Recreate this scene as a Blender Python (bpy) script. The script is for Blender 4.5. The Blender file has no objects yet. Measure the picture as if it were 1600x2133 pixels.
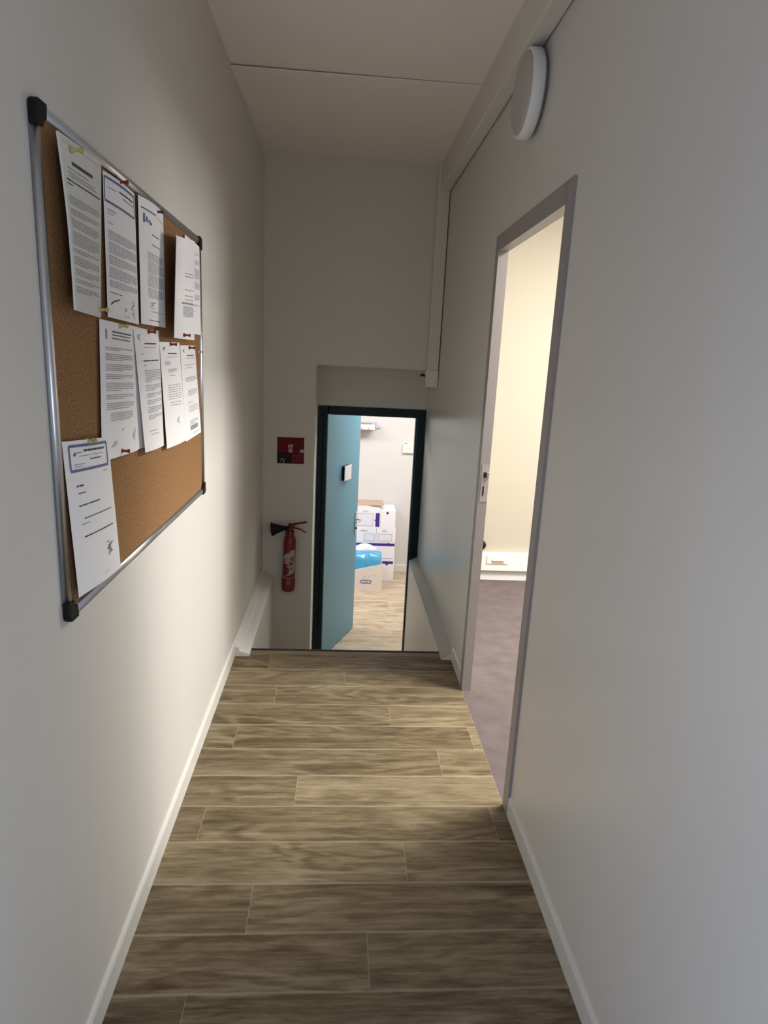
import bpy, bmesh, math, random
from mathutils import Vector, Matrix
random.seed(7)
C = bpy.context.scene.collection
PI = math.pi

# ------------------------------------------------------------------ mesh builder
def wloc(o):
    v = Vector((0, 0, 0))
    while o: v += Vector(o.location); o = o.parent
    return v
class MB:
    def __init__(s): s.v = []; s.f = []; s.m = []; s.sm = []; s.uv = {}; s.rnd = {}
    def face(s, pts, m=0, smooth=False, uv=None, rnd=None):
        b = len(s.v); s.v += [tuple(p) for p in pts]
        s.f.append(tuple(range(b, b+len(pts)))); s.m.append(m); s.sm.append(smooth)
        if uv: s.uv[len(s.f)-1] = uv
        if rnd is not None: s.rnd[len(s.f)-1] = rnd
    def idx(s, pts, faces, m=0, smooth=False):
        b = len(s.v); s.v += [tuple(p) for p in pts]
        for f in faces:
            s.f.append(tuple(b+i for i in f)); s.m.append(m); s.sm.append(smooth)
    def box(s, x0, x1, y0, y1, z0, z1, m=0, M=None):
        P = [Vector((x, y, z)) for z in (z0, z1) for y in (y0, y1) for x in (x0, x1)]
        if M: P = [M @ p for p in P]
        s.idx(P, [(0,2,3,1),(4,5,7,6),(0,1,5,4),(2,6,7,3),(0,4,6,2),(1,3,7,5)], m)
    def prism(s, prof, axis, a, b, m=0, smooth=False, M=None, caps=True):
        """closed 2d profile swept along one axis; profile coords are the two other axes in order"""
        n = len(prof); P = []
        for t in (a, b):
            for (p, q) in prof:
                v = {0:(t,p,q), 1:(p,t,q), 2:(p,q,t)}[axis]
                P.append(M @ Vector(v) if M else Vector(v))
        F = [(i, (i+1) % n, n+(i+1) % n, n+i) for i in range(n)]
        b0 = len(s.v); s.v += [tuple(p) for p in P]
        for f in F: s.f.append(tuple(b0+i for i in f)); s.m.append(m); s.sm.append(smooth)
        if caps:
            s.f.append(tuple(b0+i for i in range(n))); s.m.append(m); s.sm.append(False)
            s.f.append(tuple(b0+n+i for i in reversed(range(n)))); s.m.append(m); s.sm.append(False)
    def lathe(s, prof, M=None, seg=40, m=0, smooth=True):
        """prof: (r, z) along local z"""
        n = len(prof); P = []
        for k in range(seg):
            a = 2*PI*k/seg
            for r, z in prof:
                v = Vector((r*math.cos(a), r*math.sin(a), z)); P.append(M @ v if M else v)
        F = []
        for k in range(seg):
            k2 = (k+1) % seg
            for i in range(n-1): F.append((k*n+i, k2*n+i, k2*n+i+1, k*n+i+1))
        s.idx(P, F, m, smooth)
        for e in (0, n-1):
            if prof[e][0] > 1e-6:
                b = len(s.v); s.v += [tuple(P[k*n+e]) for k in range(seg)]
                s.f.append(tuple(b+i for i in range(seg))); s.m.append(m); s.sm.append(False)
    def tube(s, pts, r, m=0, seg=10, flat=None):
        pts = [Vector(p) for p in pts]; rs = r if isinstance(r, (list, tuple)) else [r]*len(pts)
        rings = []; up = Vector((0, 0, 1))
        for i, p in enumerate(pts):
            t = (pts[min(i+1, len(pts)-1)] - pts[max(i-1, 0)]).normalized()
            u = up if abs(t.dot(up)) < .9 else Vector((0, 1, 0))
            a = t.cross(u).normalized(); b = a.cross(t).normalized()
            fl = flat or 1
            rings.append([p + a*math.cos(2*PI*k/seg)*rs[i] + b*math.sin(2*PI*k/seg)*rs[i]*fl for k in range(seg)])
        P = [q for R_ in rings for q in R_]; F = []
        for i in range(len(pts)-1):
            for k in range(seg): F.append((i*seg+k, i*seg+(k+1) % seg, (i+1)*seg+(k+1) % seg, (i+1)*seg+k))
        F.append(tuple(range(seg))); F.append(tuple((len(pts)-1)*seg+k for k in reversed(range(seg))))
        s.idx(P, F, m, True)
    def build(s, name, mats, parent=None, bevel=0, weld=True, recalc=True, loc=None):
        me = bpy.data.meshes.new(name)
        off = Vector(loc) if loc is not None else Vector((0, 0, 0))
        me.from_pydata([Vector(v)-off for v in s.v], [], s.f)
        for mt in (mats if isinstance(mats, (list, tuple)) else [mats]): me.materials.append(mt)
        for i, p in enumerate(me.polygons): p.material_index = s.m[i]; p.use_smooth = s.sm[i]
        if s.uv:
            ul = me.uv_layers.new(name='plank'); at = me.attributes.new('tone', 'FLOAT', 'FACE')
            for i, p in enumerate(me.polygons):
                if i in s.rnd: at.data[i].value = s.rnd[i]
                if i in s.uv:
                    for k, li in enumerate(p.loop_indices): ul.data[li].uv = s.uv[i][k]
        if not s.uv and (weld or recalc):
            bm = bmesh.new(); bm.from_mesh(me)
            if weld: bmesh.ops.remove_doubles(bm, verts=bm.verts, dist=1e-6)
            if recalc: bmesh.ops.recalc_face_normals(bm, faces=bm.faces)
            bm.to_mesh(me); bm.free()
        o = bpy.data.objects.new(name, me); C.objects.link(o)
        o.location = off
        if parent:
            o.parent = parent
            o.location = off - wloc(parent)              # parents are unrotated
        if bevel:
            b = o.modifiers.new('bevel', 'BEVEL'); b.width = bevel; b.segments = 2; b.limit_method = 'ANGLE'; b.angle_limit = math.radians(40)
        return o

def thing(name, label, cat, loc, group=None, kind=None):
    o = bpy.data.objects.new(name, None); C.objects.link(o); o.location = loc; o.empty_display_size = .05
    return tag(o, label, cat, group, kind)
def tag(o, label=None, cat=None, group=None, kind=None):
    if label: o['label'] = label
    if cat: o['category'] = cat
    if group: o['group'] = group
    if kind: o['kind'] = kind
    return o
def struct(o, label, cat): return tag(o, label, cat, None, 'structure')
def ribbon(mb, pts, w, nrm, m=0):
    """flat stroke through pts, in the plane with normal nrm"""
    nrm = Vector(nrm); pts = [Vector(p) for p in pts]
    L = []; R_ = []
    for i, p in enumerate(pts):
        t = (pts[min(i+1, len(pts)-1)] - pts[max(i-1, 0)]).normalized(); s = t.cross(nrm).normalized()*w/2
        L.append(p+s); R_.append(p-s)
    for i in range(len(pts)-1): mb.face([L[i], L[i+1], R_[i+1], R_[i]], m)

# ------------------------------------------------------------------ materials
def mat(name, col, rough=.6, metal=0, bump=0, bscale=200, vary=0, vscale=3, spec=.5, trans=0, coat=0, sheen=0):
    m = bpy.data.materials.new(name); m.use_nodes = True; nt = m.node_tree
    b = nt.nodes['Principled BSDF']
    b.inputs['Base Color'].default_value = (*col, 1); b.inputs['Roughness'].default_value = rough
    b.inputs['Metallic'].default_value = metal; b.inputs['Specular IOR Level'].default_value = spec
    b.inputs['Transmission Weight'].default_value = trans; b.inputs['Coat Weight'].default_value = coat
    tc = nt.nodes.new('ShaderNodeTexCoord')
    if vary:
        n = nt.nodes.new('ShaderNodeTexNoise'); n.inputs['Scale'].default_value = vscale; n.inputs['Detail'].default_value = 5
        nt.links.new(tc.outputs['Object'], n.inputs['Vector'])
        r = nt.nodes.new('ShaderNodeMapRange'); r.inputs[3].default_value = 1-vary; r.inputs[4].default_value = 1+vary
        nt.links.new(n.outputs['Fac'], r.inputs[0])
        mx = nt.nodes.new('ShaderNodeVectorMath'); mx.operation = 'SCALE'; mx.inputs[0].default_value = col
        nt.links.new(r.outputs[0], mx.inputs['Scale']); nt.links.new(mx.outputs[0], b.inputs['Base Color'])
    if bump:
        n2 = nt.nodes.new('ShaderNodeTexNoise'); n2.inputs['Scale'].default_value = bscale; n2.inputs['Detail'].default_value = 3
        nt.links.new(tc.outputs['Object'], n2.inputs['Vector'])
        bp = nt.nodes.new('ShaderNodeBump'); bp.inputs['Strength'].default_value = bump; bp.inputs['Distance'].default_value = .002
        nt.links.new(n2.outputs['Fac'], bp.inputs['Height']); nt.links.new(bp.outputs[0], b.inputs['Normal'])
    return m
def hexc(h):
    c = [int(h[i:i+2], 16)/255 for i in (0, 2, 4)]
    return tuple(x/12.92 if x <= .04045 else ((x+.055)/1.055)**2.4 for x in c)

M_wall = mat('cream_wall_paint', (.66, .64, .585), .55, bump=.12, bscale=260, vary=.012, vscale=1.3, spec=.3)
M_wall_r = mat('satin_wall_paint', (.65, .635, .60), .30, bump=.05, bscale=220, vary=.012, vscale=1.1, spec=.5)
M_ceil = mat('ceiling_paint', (.83, .79, .745), .8, bump=.1, bscale=180, spec=.2)
M_white = mat('white_gloss_paint', (.74, .73, .69), .35, bump=.03, bscale=90)
M_pvc = mat('white_pvc', (.68, .65, .60), .45)
M_frame = mat('mauve_grey_frame_paint', (.31, .285, .28), .4, bump=.03, bscale=120)
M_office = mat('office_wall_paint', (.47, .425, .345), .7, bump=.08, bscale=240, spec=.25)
M_lower = mat('lower_room_wall_paint', (.66, .645, .635), .7, bump=.06, bscale=240, spec=.25)
M_carpet = mat('mauve_carpet', (.145, .118, .118), .95, bump=.6, bscale=700, vary=.32, vscale=11, spec=.1)
M_teal = mat('dark_teal_gloss_paint', (.003, .016, .023), .4, spec=.25)
M_blue = mat('blue_door_paint', (.14, .335, .44), .4, bump=.04, bscale=300, vary=.03)
M_edge = mat('grey_door_edge', (.30, .29, .30), .5)
M_chrome = mat('brushed_chrome', (.75, .76, .78), .25, metal=1)
M_alu = mat('anodised_aluminium', (.62, .63, .66), .33, metal=1)
M_black = mat('black_plastic', (.008, .008, .008), .5, spec=.2)
M_rubber = mat('black_rubber', (.012, .011, .011), .7)
M_red = mat('red_enamel', (.17, .007, .006), .3, coat=.2)
M_reddk = mat('red_lever_enamel', (.11, .007, .006), .4)
M_signred = mat('red_sign_face', (.13, .003, .008), .5, spec=.2)
M_signdk = mat('dark_plum_print', (.014, .005, .009), .5, spec=.2)
M_signlite = mat('pink_print', (.24, .03, .04), .5)
M_signwhite = mat('grey_white_print', (.48, .42, .40), .5)
M_label = mat('silver_grey_label', (.42, .37, .38), .4)
M_labelred = mat('red_label_print', (.25, .03, .03), .4)
M_opal = mat('opal_diffuser', (.46, .43, .41), .4)
M_lampbase = mat('lamp_rim_white', (.80, .82, .82), .35)
M_paper = mat('white_paper', (.88, .87, .87), .7, spec=.2)
M_sleeve = mat('glossy_white_sleeve', (.78, .79, .74), .3, spec=.5)
M_ink = mat('black_print', (.06, .06, .065), .7)
M_ink2 = mat('grey_print', (.30, .30, .305), .7)
M_inkb = mat('blue_print', (.11, .16, .30), .6)
M_inkv = mat('violet_pen', (.16, .15, .24), .6)
M_pinred = mat('red_pin_plastic', (.22, .012, .008), .35)
M_pinblue = mat('navy_pin_plastic', (.02, .03, .09), .35)
M_pinyel = mat('yellow_pin_plastic', (.50, .42, .14), .35)
M_pinwhite = mat('white_pin_plastic', (.75, .73, .66), .4)
M_box = mat('white_cardboard', (.84, .83, .87), .7)
M_boxin = mat('pale_lilac_print', (.77, .76, .83), .7)
M_boxline = mat('grey_lilac_print', (.52, .50, .58), .7)
M_purple = mat('purple_print', (.045, .02, .23), .6)
M_carton = mat('pinkish_carton', (.78, .71, .68), .75)
M_badge = mat('slate_blue_print', (.20, .23, .31), .6)
M_film = mat('blue_plastic_film', (.07, .34, .58), .22, bump=.5, bscale=18, vary=.25, vscale=14, coat=.5)
M_brown = mat('brown_paper_edge', (.45, .33, .24), .8)
M_grey = mat('grey_print_faint', (.58, .58, .58), .7)
M_dark = mat('dark_slot', (.02, .018, .015), .8)
M_red_line = mat('maroon_line', (.25, .08, .07), .6)
M_bluestrip = mat('pale_blue_strip', (.42, .44, .66), .6)
M_glass = mat('window_glass', (1, 1, 1), .02, trans=1)

def mat_cork():
    m = mat('cork', (.36, .20, .085), .9, bump=.35, bscale=420); nt = m.node_tree; b = nt.nodes['Principled BSDF']
    tc = nt.nodes.new('ShaderNodeTexCoord'); n = nt.nodes.new('ShaderNodeTexNoise')
    n.inputs['Scale'].default_value = 190; n.inputs['Detail'].default_value = 4
    nt.links.new(tc.outputs['Object'], n.inputs['Vector'])
    r = nt.nodes.new('ShaderNodeValToRGB'); e = r.color_ramp.elements
    e[0].position = .3; e[0].color = (.17, .078, .024, 1); e[1].position = .7; e[1].color = (.36, .19, .070, 1)
    nt.links.new(n.outputs['Fac'], r.inputs[0]); nt.links.new(r.outputs[0], b.inputs['Base Color'])
    return m
M_cork = mat_cork()

def mat_wood(name, dark, mid, light):
    m = bpy.data.materials.new(name); m.use_nodes = True; nt = m.node_tree; N = nt.nodes; L = nt.links
    b = N['Principled BSDF']; b.inputs['Roughness'].default_value = .55; b.inputs['Specular IOR Level'].default_value = .2
    uv = N.new('ShaderNodeUVMap'); uv.uv_map = 'plank'
    at = N.new('ShaderNodeAttribute'); at.attribute_name = 'tone'
    def noise(sx, sy, det, rough, dist=0):
        mp = N.new('ShaderNodeMapping'); mp.inputs['Scale'].default_value = (sx, sy, 1); L.new(uv.outputs[0], mp.inputs[0])
        n = N.new('ShaderNodeTexNoise'); n.inputs['Scale'].default_value = 1; n.inputs['Detail'].default_value = det
        n.inputs['Roughness'].default_value = rough; n.inputs['Distortion'].default_value = dist
        L.new(mp.outputs[0], n.inputs['Vector']); return n.outputs['Fac']
    def op(o, a, b_, c=None):
        q = N.new('ShaderNodeMath'); q.operation = o
        for i, v in enumerate((a, b_, c)):
            if v is None: continue
            if isinstance(v, (int, float)): q.inputs[i].default_value = v
            else: L.new(v, q.inputs[i])
        return q.outputs[0]
    broad = noise(1.7, 8.0, 2, .5, .35)              # cathedral figure: contour lines of a stretched field
    jit = noise(16, 60, 3, .6)
    ring = op('SINE', op('MULTIPLY_ADD', jit, 3.0, op('MULTIPLY', broad, 46)), 0)
    mask = op('SMOOTH_MIN', op('MULTIPLY', op('SUBTRACT', noise(2.3, 7, 2, .5), .42), 6), 1.0, .3)
    mask = op('MAXIMUM', mask, 0)
    pore = noise(9, 95, 5, .72)
    cloud = noise(3.2, 13, 5, .62, .4)
    streak = noise(1.1, 34, 4, .6)
    s = op('MULTIPLY_ADD', op('MULTIPLY', ring, mask), .15, -.82)
    s = op('MULTIPLY_ADD', pore, .95, s); s = op('MULTIPLY_ADD', cloud, 1.0, s); s = op('MULTIPLY_ADD', streak, .68, s)
    s = op('MULTIPLY_ADD', at.outputs['Fac'], .15, s)
    r = N.new('ShaderNodeValToRGB'); e = r.color_ramp.elements
    e[0].position = .16; e[0].color = (*dark, 1); e[1].position = .86; e[1].color = (*light, 1)
    k = r.color_ramp.elements.new(.48); k.color = (*mid, 1)
    L.new(s, r.inputs[0]); L.new(r.outputs[0], b.inputs['Base Color'])
    bp = N.new('ShaderNodeBump'); bp.inputs['Strength'].default_value = .15; bp.inputs['Distance'].default_value = .001
    L.new(pore, bp.inputs['Height']); L.new(bp.outputs[0], b.inputs['Normal'])
    return m
M_wood = mat_wood('oak_look_vinyl', (.082, .058, .031), (.168, .128, .076), (.300, .243, .155))
M_wood2 = mat_wood('brightened_oak_vinyl', (.30, .23, .155), (.46, .37, .265), (.60, .51, .39))  # same oak planks, lower room brightness put into a paler colour
M_wooded = mat_wood('oak_look_vinyl_edge', (.18, .142, .088), (.275, .225, .146), (.37, .31, .21))
M_wooded2 = mat_wood('brightened_oak_vinyl_edge', (.45, .38, .28), (.55, .47, .36), (.66, .58, .46))  # plank edges lightened likewise for the brighter room

# ------------------------------------------------------------------ dimensions (metres; landing floor z = 0, camera above x = y = 0)
XL, XLB = -.527, -.517            # left wall, face of its baseboard
XR, XRB = .648, .640              # right wall, face of casing and baseboard
XO = .677                         # office side of right wall
ZC = 2.785                        # ceiling
YE = 4.45                         # end wall over the stairs
YF = 4.90                         # front of the teal frame
YL = 4.98                         # lower room side of that wall
ZF = -.90                         # lower floor
YB = -2.6                         # back of the corridor, behind the camera
D0, D1, DH = 2.01, 2.84, 2.034    # office door opening
YN = 3.258                        # edge of the landing

# ------------------------------------------------------------------ floor
P0, PW = 1.478, .1737
seams = {2: [-.119], 0: [-.217, .76], 1: [.254], 3: [.443], 4: [-.396, .604], 5: [.266], 6: [-.50, .46], 7: [-.263], 8: [.065]}
seams = {-1: [.121], 0: [-.217], 1: [.254], 2: [-.427, .582], 3: [-.119], 4: [.443], 5: [-.396, .604], 6: [.266], 7: [-.263], 8: [.065], 9: [-.33, .64]}
def planks(mb, x0, x1, y0, y1, z, seamf, zt=.0):
    k0 = math.floor((y0-P0)/PW); k1 = math.ceil((y1-P0)/PW)
    for k in range(k0, k1):
        a = max(y0, P0+k*PW); b = min(y1, P0+(k+1)*PW)
        if b-a < .002: continue
        xs = [x0] + [s for s in sorted(seamf(k)) if x0+.01 < s < x1-.01] + [x1]
        for i in range(len(xs)-1):
            l, r = xs[i], xs[i+1]; ox, oy, tone = random.uniform(0, 50), random.uniform(0, 50), random.uniform(-.6, .6)
            el, es = .0042, .0013
            def q(u0, u1, v0, v1, m):
                mb.face([(u0, v0, z), (u1, v0, z), (u1, v1, z), (u0, v1, z)], m, False,
                        [(u+ox, v-a+oy) for u, v in ((u0, v0), (u1, v0), (u1, v1), (u0, v1))], tone)
            q(l+es, r-es, a+el, b-el, 0)
            q(l, r, a, a+el, 1); q(l, r, b-el, b, 1); q(l, l+es, a+el, b-el, 1); q(r-es, r, a+el, b-el, 1)
def seam_main(k):
    if k in seams: return seams[k]
    rr = random.Random(k*13+5); s = rr.uniform(-.5, .5); return [s-.98, s, s+.98]
mb = MB()
planks(mb, XL, XRB, YB, YN-.03, 0, seam_main)
mb.box(XL-.05, XRB, YB, YN-.03, -.16, -.0005, 1)
struct(mb.build('floor', [M_wood, M_wooded]), 'oak look plank floor of the corridor landing', 'floor')

mb = MB()
def seam_low(k):
    rr = random.Random(k*7+1); s = rr.uniform(-.5, .5); return [s-1.96, s-.98, s, s+.98, s+1.96]
planks(mb, -2.2, 2.4, 4.37, 7.45, ZF, seam_low)
mb.box(-2.2, 2.4, 4.37, 7.45, ZF-.1, ZF-.0005, 1)
struct(mb.build('floor', [M_wood2, M_wooded2]), 'oak look plank floor of the bright lower room', 'floor')
mb = MB(); mb.box(XRB, 4.3, .2, 4.56, -.1, 0)
struct(mb.build('floor', M_carpet), 'mauve grey carpet of the office on the right', 'floor')

# steps down to the lower door (hidden below the landing edge)
st = thing('staircase', 'wooden steps going down from the landing edge to the blue door', 'stairs', (0, YN, ZF), kind='structure')
rz = .9/5; tr = (4.38-YN)/4
for i in range(5):
    mb = MB(); y0 = YN-.028+i*tr
    mb.box(-.442, .585, y0, y0+.018, -rz*(i+1), -rz*i-.012); mb.build('riser', M_pvc, st)
    if i < 4:
        mb = MB(); z = -rz*(i+1); mb.box(-.442, .585, y0+.018, YN+(i+1)*tr, z-.03, z-.0005, 1)
        mb.face([(-.442, y0+.018, z), (.585, y0+.018, z), (.585, YN+(i+1)*tr, z), (-.442, YN+(i+1)*tr, z)], 0, False, [(3*i, 2*i), (3*i+1, 2*i), (3*i+1, 2*i+.28), (3*i, 2*i+.28)], .1*i)
        mb.build('tread', [M_wood, M_wooded], st)
ns = thing('stair_nosing', 'black stair nosing strip along the edge of the wooden landing', 'stair nosing', (0, YN, 0))
mb = MB(); mb.prism([(YN-.03, 0), (YN-.03, .0025), (YN-.012, .0035), (YN-.012, -.012), (YN-.02, -.012)], 0, -.442, .585)
mb.build('metal_strip', mat('beige_nosing_profile', (.20, .165, .12), .5), ns)
mb = MB(); mb.prism([(YN-.0125, -.03), (YN-.0125, .0065), (YN-.008, .0075), (YN+.004, .0065), (YN+.008, .0), (YN+.007, -.03)], 0, -.442, .585)
mb.build('rubber_edge', M_rubber, ns)

# ------------------------------------------------------------------ walls
WY0, WY1, WZ0, WZ1 = -1.45, -.25, .30, 1.50      # unseen side windows, added to let daylight in behind the camera
mb = MB(); mb.box(XL-.12, XL, WY1, YL, ZF-.1, ZC+.1); mb.box(XL-.12, XL, YB, WY0, -.1, ZC+.1)
mb.box(XL-.12, XL, WY0, WY1, -.1, WZ0); mb.box(XL-.12, XL, WY0, WY1, WZ1, ZC+.1)
struct(mb.build('wall_left', M_wall), 'cream corridor wall that carries the notice board', 'wall')
mb = MB()
mb.box(XR, XO, WY1, D0-.03, -.1, ZC+.1); mb.box(XR, XO, YB, WY0, -.1, ZC+.1); mb.box(XR, XO, WY0, WY1, -.1, WZ0); mb.box(XR, XO, WY0, WY1, WZ1, ZC+.1); mb.box(XR, XO, D0-.03, D1+.03, DH+.03, ZC+.1); mb.box(XR, XO, D1+.03, YL, ZF-.1, ZC+.1)
struct(mb.build('wall_right', M_wall_r), 'long pale wall right of the corridor with the office doorway', 'wall')
mb = MB()
NX, NZ = -.176, 1.515
mb.box(XL, NX, YE, YL, ZF-.1, ZC+.1); mb.box(NX, XR, YE, YL, NZ, ZC+.1); mb.box(NX, XR, YF+.005, YL, 1.214, NZ)
struct(mb.build('wall_end', M_wall), 'end wall over the stairs with the recess above the blue door', 'wall')
mb = MB(); mb.box(XL-.12, XO, YB-.12, YE+.1, ZC, ZC+.1)
struct(mb.build('ceiling', M_ceil), 'pale corridor ceiling', 'ceiling')
# corridor back wall, then frames of the added side windows behind the camera
mb = MB(); mb.box(XL-.12, XO, YB-.12, YB, -.1, ZC+.1)
struct(mb.build('wall_back', M_wall), 'corridor wall behind the camera', 'wall')
for nm, xa, xb in (('added_window_1', XL-.08, XL-.03), ('added_window_2', XR+.01, XR+.06)):
    mb = MB()
    for a in ((WY0, WY0+.05, WZ0, WZ1), (WY1-.05, WY1, WZ0, WZ1), (WY0+.05, WY1-.05, WZ0, WZ0+.05), (WY0+.05, WY1-.05, WZ1-.05, WZ1)):
        mb.box(xa, xb, a[0], a[1], a[2], a[3])
    struct(mb.build(nm, M_white, bevel=.003), 'unseen white window frame added in the corridor side wall for daylight', 'window')

# low ledges along the sides of the stair well
def ledge(name, prof, y0, y1, m, lab):
    mb = MB(); mb.prism(prof, 1, y0, y1); return struct(mb.build(name, m, bevel=.003), lab, 'trim')
ledge('trim_1', [(XL, ZF), (-.442, ZF), (-.442, .012), (-.446, .016), (-.494, .030), (-.496, .034), (-.496, .05), (-.516, .056), (-.517, .074), (XL, .076)], 3.177, YE, M_white,
      'white stepped ledge along the left side of the stair well')
mb = MB(); mb.prism([(XR, ZF), (.585, ZF), (.585, .010), (XR, .040)], 1, 3.172, YF, 0)
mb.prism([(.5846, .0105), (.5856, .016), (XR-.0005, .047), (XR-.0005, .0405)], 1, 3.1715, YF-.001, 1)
struct(mb.build('trim_2', [M_wall_r, mat('shaded_ledge_top', (.42, .41, .385), .6, spec=.2)], weld=False), 'pale ledge along the right side of the stair well', 'trim')  # darker grey puts the shade band on the ledge top into its colour
# baseboards
def base(name, prof, y0, y1, lab):
    mb = MB(); mb.prism(prof, 1, y0, y1); return struct(mb.build(name, M_wall_r if 'right' in name else M_white), lab, 'baseboard')
base('baseboard_left', [(XL, 0), (XLB, 0), (XLB, .066), (XLB-.003, .074), (XL, .076)], YB, 3.177, 'white baseboard under the notice board wall')
base('baseboard_right', [(XR, 0), (XRB, 0), (XRB, .062), (XRB+.003, .07), (XR, .072)], YB, D0-.055, 'white baseboard right of the corridor before the office doorway')
base('baseboard_right', [(XR, 0), (XRB, 0), (XRB, .062), (XRB+.003, .07), (XR, .072)], D1+.058, 3.172, 'short white baseboard between the office doorway and the stairs')

# flat strip across the ceiling with a dark gap on its near side
mb = MB(); mb.idx([(XL, 3.192, ZC-.013), (.585, 3.205, ZC-.006), (.585, 3.47, ZC-.004), (XL, 3.47, ZC-.004),
                   (XL, 3.192, ZC-.008), (.585, 3.205, ZC-.002), (.585, 3.47, ZC), (XL, 3.47, ZC)],
                  [(0,1,2,3), (4,7,6,5), (0,4,5,1), (1,5,6,2), (2,6,7,3), (3,7,4,0)])
struct(mb.build('trim_3', M_ceil), 'flat strip across the ceiling with a dark gap on its near edge', 'trim')

# ------------------------------------------------------------------ cable trunking
tk = thing('cable_trunking', 'white cable trunking along the ceiling edge and down the far corner', 'trunking', (.61, 3.0, ZC))
mb = MB(); mb.prism([(.582, ZC-.0005), (.582, 2.632), (.585, 2.627), (.588, 2.625), (XR-.006, 2.625), (XR-.006, ZC-.0005)], 1, YB, YE-.06)
mb.build('horizontal_run', M_pvc, tk)
mb = MB(); mb.prism([(.566, YE-.004), (.566, YE-.058), (.57, YE-.062), (XR-.006, YE-.062), (XR-.006, YE-.004)], 2, 1.51, ZC-.001)
mb.build('vertical_run', M_pvc, tk)
mb = MB(); mb.box(.562, XR-.003, YE-.066, YE, 1.405, 1.515)
mb.build('end_cap', M_white, tk, bevel=.003)
mb = MB(); mb.tube([(.563, YE-.01, 1.475), (.553, YE-.012, 1.478), (.545, YE-.006, 1.485), (.536, YE-.004, 1.478), (.532, YE-.003, 1.468)], [.007, .008, .008, .007, .004])
mb.build('cable_stub', M_black, tk)

# ------------------------------------------------------------------ office doorway (door_1)
d1 = struct(bpy.data.objects.new('door_1', None), 'open office doorway with mauve grey metal frame right of the corridor', 'door'); C.objects.link(d1); d1.location = (XR, 2.42, 0)
ft = .006
mb = MB()  # wrap-round metal jamb: face, reveal, rebate
def jamb_prof(y, s):   # s=+1: opening lies at larger y
    o = y - s*.055
    return [(XR-.0005, o), (XRB-.002, o), (XRB-.002, y), (XO+.004, y), (XO+.004, o), (XO, o), (XO, y - s*.028), (XR, y - s*.028)]
mb.prism(jamb_prof(D0, 1), 2, 0, DH+.065); mb.build('jamb', M_frame, d1)
mb = MB(); mb.prism(jamb_prof(D1, -1), 2, 0, DH+.065); fj = mb.build('jamb', M_frame, d1)
mb = MB()
hp = [(XR-.0005, DH+.065), (XRB-.002, DH+.065), (XRB-.002, DH), (XO+.004, DH), (XO+.004, DH+.065), (XO, DH+.065), (XO, DH+.028), (XR, DH+.028)]
mb.prism(hp, 1, D0-.002, D1+.002); mb.build('head', M_frame, d1)
mb = MB(); mb.box(.646, .6795, D1-.0015, D1+.001, .955, 1.125); mb.build('strike_plate', mat('grey_strike_plate', (.40, .37, .36), .4), fj)
mb = MB(); mb.box(.655, .667, D1-.003, D1-.001, 1.068, 1.092); mb.box(.656, .662, D1-.003, D1-.001, .985, 1.028); mb.build('latch_slot', M_dark, fj)
mb = MB(); mb.box(.670, .6795, D1-.010, D1-.001, 1.068, 1.092); mb.build('latch_keep', M_edge, fj)

# ------------------------------------------------------------------ office room
YO = 4.53
def wallbox(name, a, m, lab):
    mb = MB(); mb.box(*a); return struct(mb.build(name, m), lab, 'wall')
wallbox('wall_office_end', (XO, 4.3, YO, YO+.1, -.1, 2.7), M_office, 'bright cream wall seen through the office doorway')
wallbox('wall_office_right', (4.2, 4.3, .2, YO, -.1, 2.7), M_office, 'far side wall of the office')
wallbox('wall_office_near', (XO, 4.3, .1, .2, -.1, 2.7), M_office, 'near wall of the office')
mb = MB(); mb.box(XO, 4.3, .1, YO+.1, 2.62, 2.72); struct(mb.build('ceiling', M_ceil), 'office ceiling', 'ceiling')
mb = MB(); mb.prism([(YO, 0), (YO-.012, 0), (YO-.012, .062), (YO-.008, .07), (YO, .07)], 0, XO, 4.2)
struct(mb.build('baseboard_office_end', M_white), 'pale baseboard under the office trunking', 'baseboard')
ot = thing('wall_trunking', 'white skirting trunking with a socket seen through the office doorway', 'trunking', (1.2, YO, .15))
mb = MB(); mb.prism([(YO-.0005, .082), (YO-.046, .082), (YO-.05, .086), (YO-.05, .208), (YO-.044, .216), (YO-.0005, .216)], 0, XO+.005, 4.2); mb.build('channel', M_white, ot)
mb = MB(); mb.box(1.112, 1.272, YO-.058, YO-.0495, .138, .203); sk = mb.build('socket', M_white, ot, bevel=.003)
mb = MB(); mb.box(1.15, 1.238, YO-.0605, YO-.0575, .146, .162); mb.build('slot', M_brown, sk)
mb = MB(); mb.box(1.15, 1.238, YO-.067, YO-.0575, .163, .178); mb.build('flap', M_white, sk, bevel=.002)
mb = MB(); mb.lathe([(.036, 0), (.036, .03), (.032, .036), (0, .037)], Matrix.Translation((1.066, YO, .272)) @ Matrix.Rotation(PI/2, 4, 'X'), 28)
tag(mb.build('door_stop', M_black), 'black round door stop on the office wall above the trunking', 'door stop')

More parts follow.
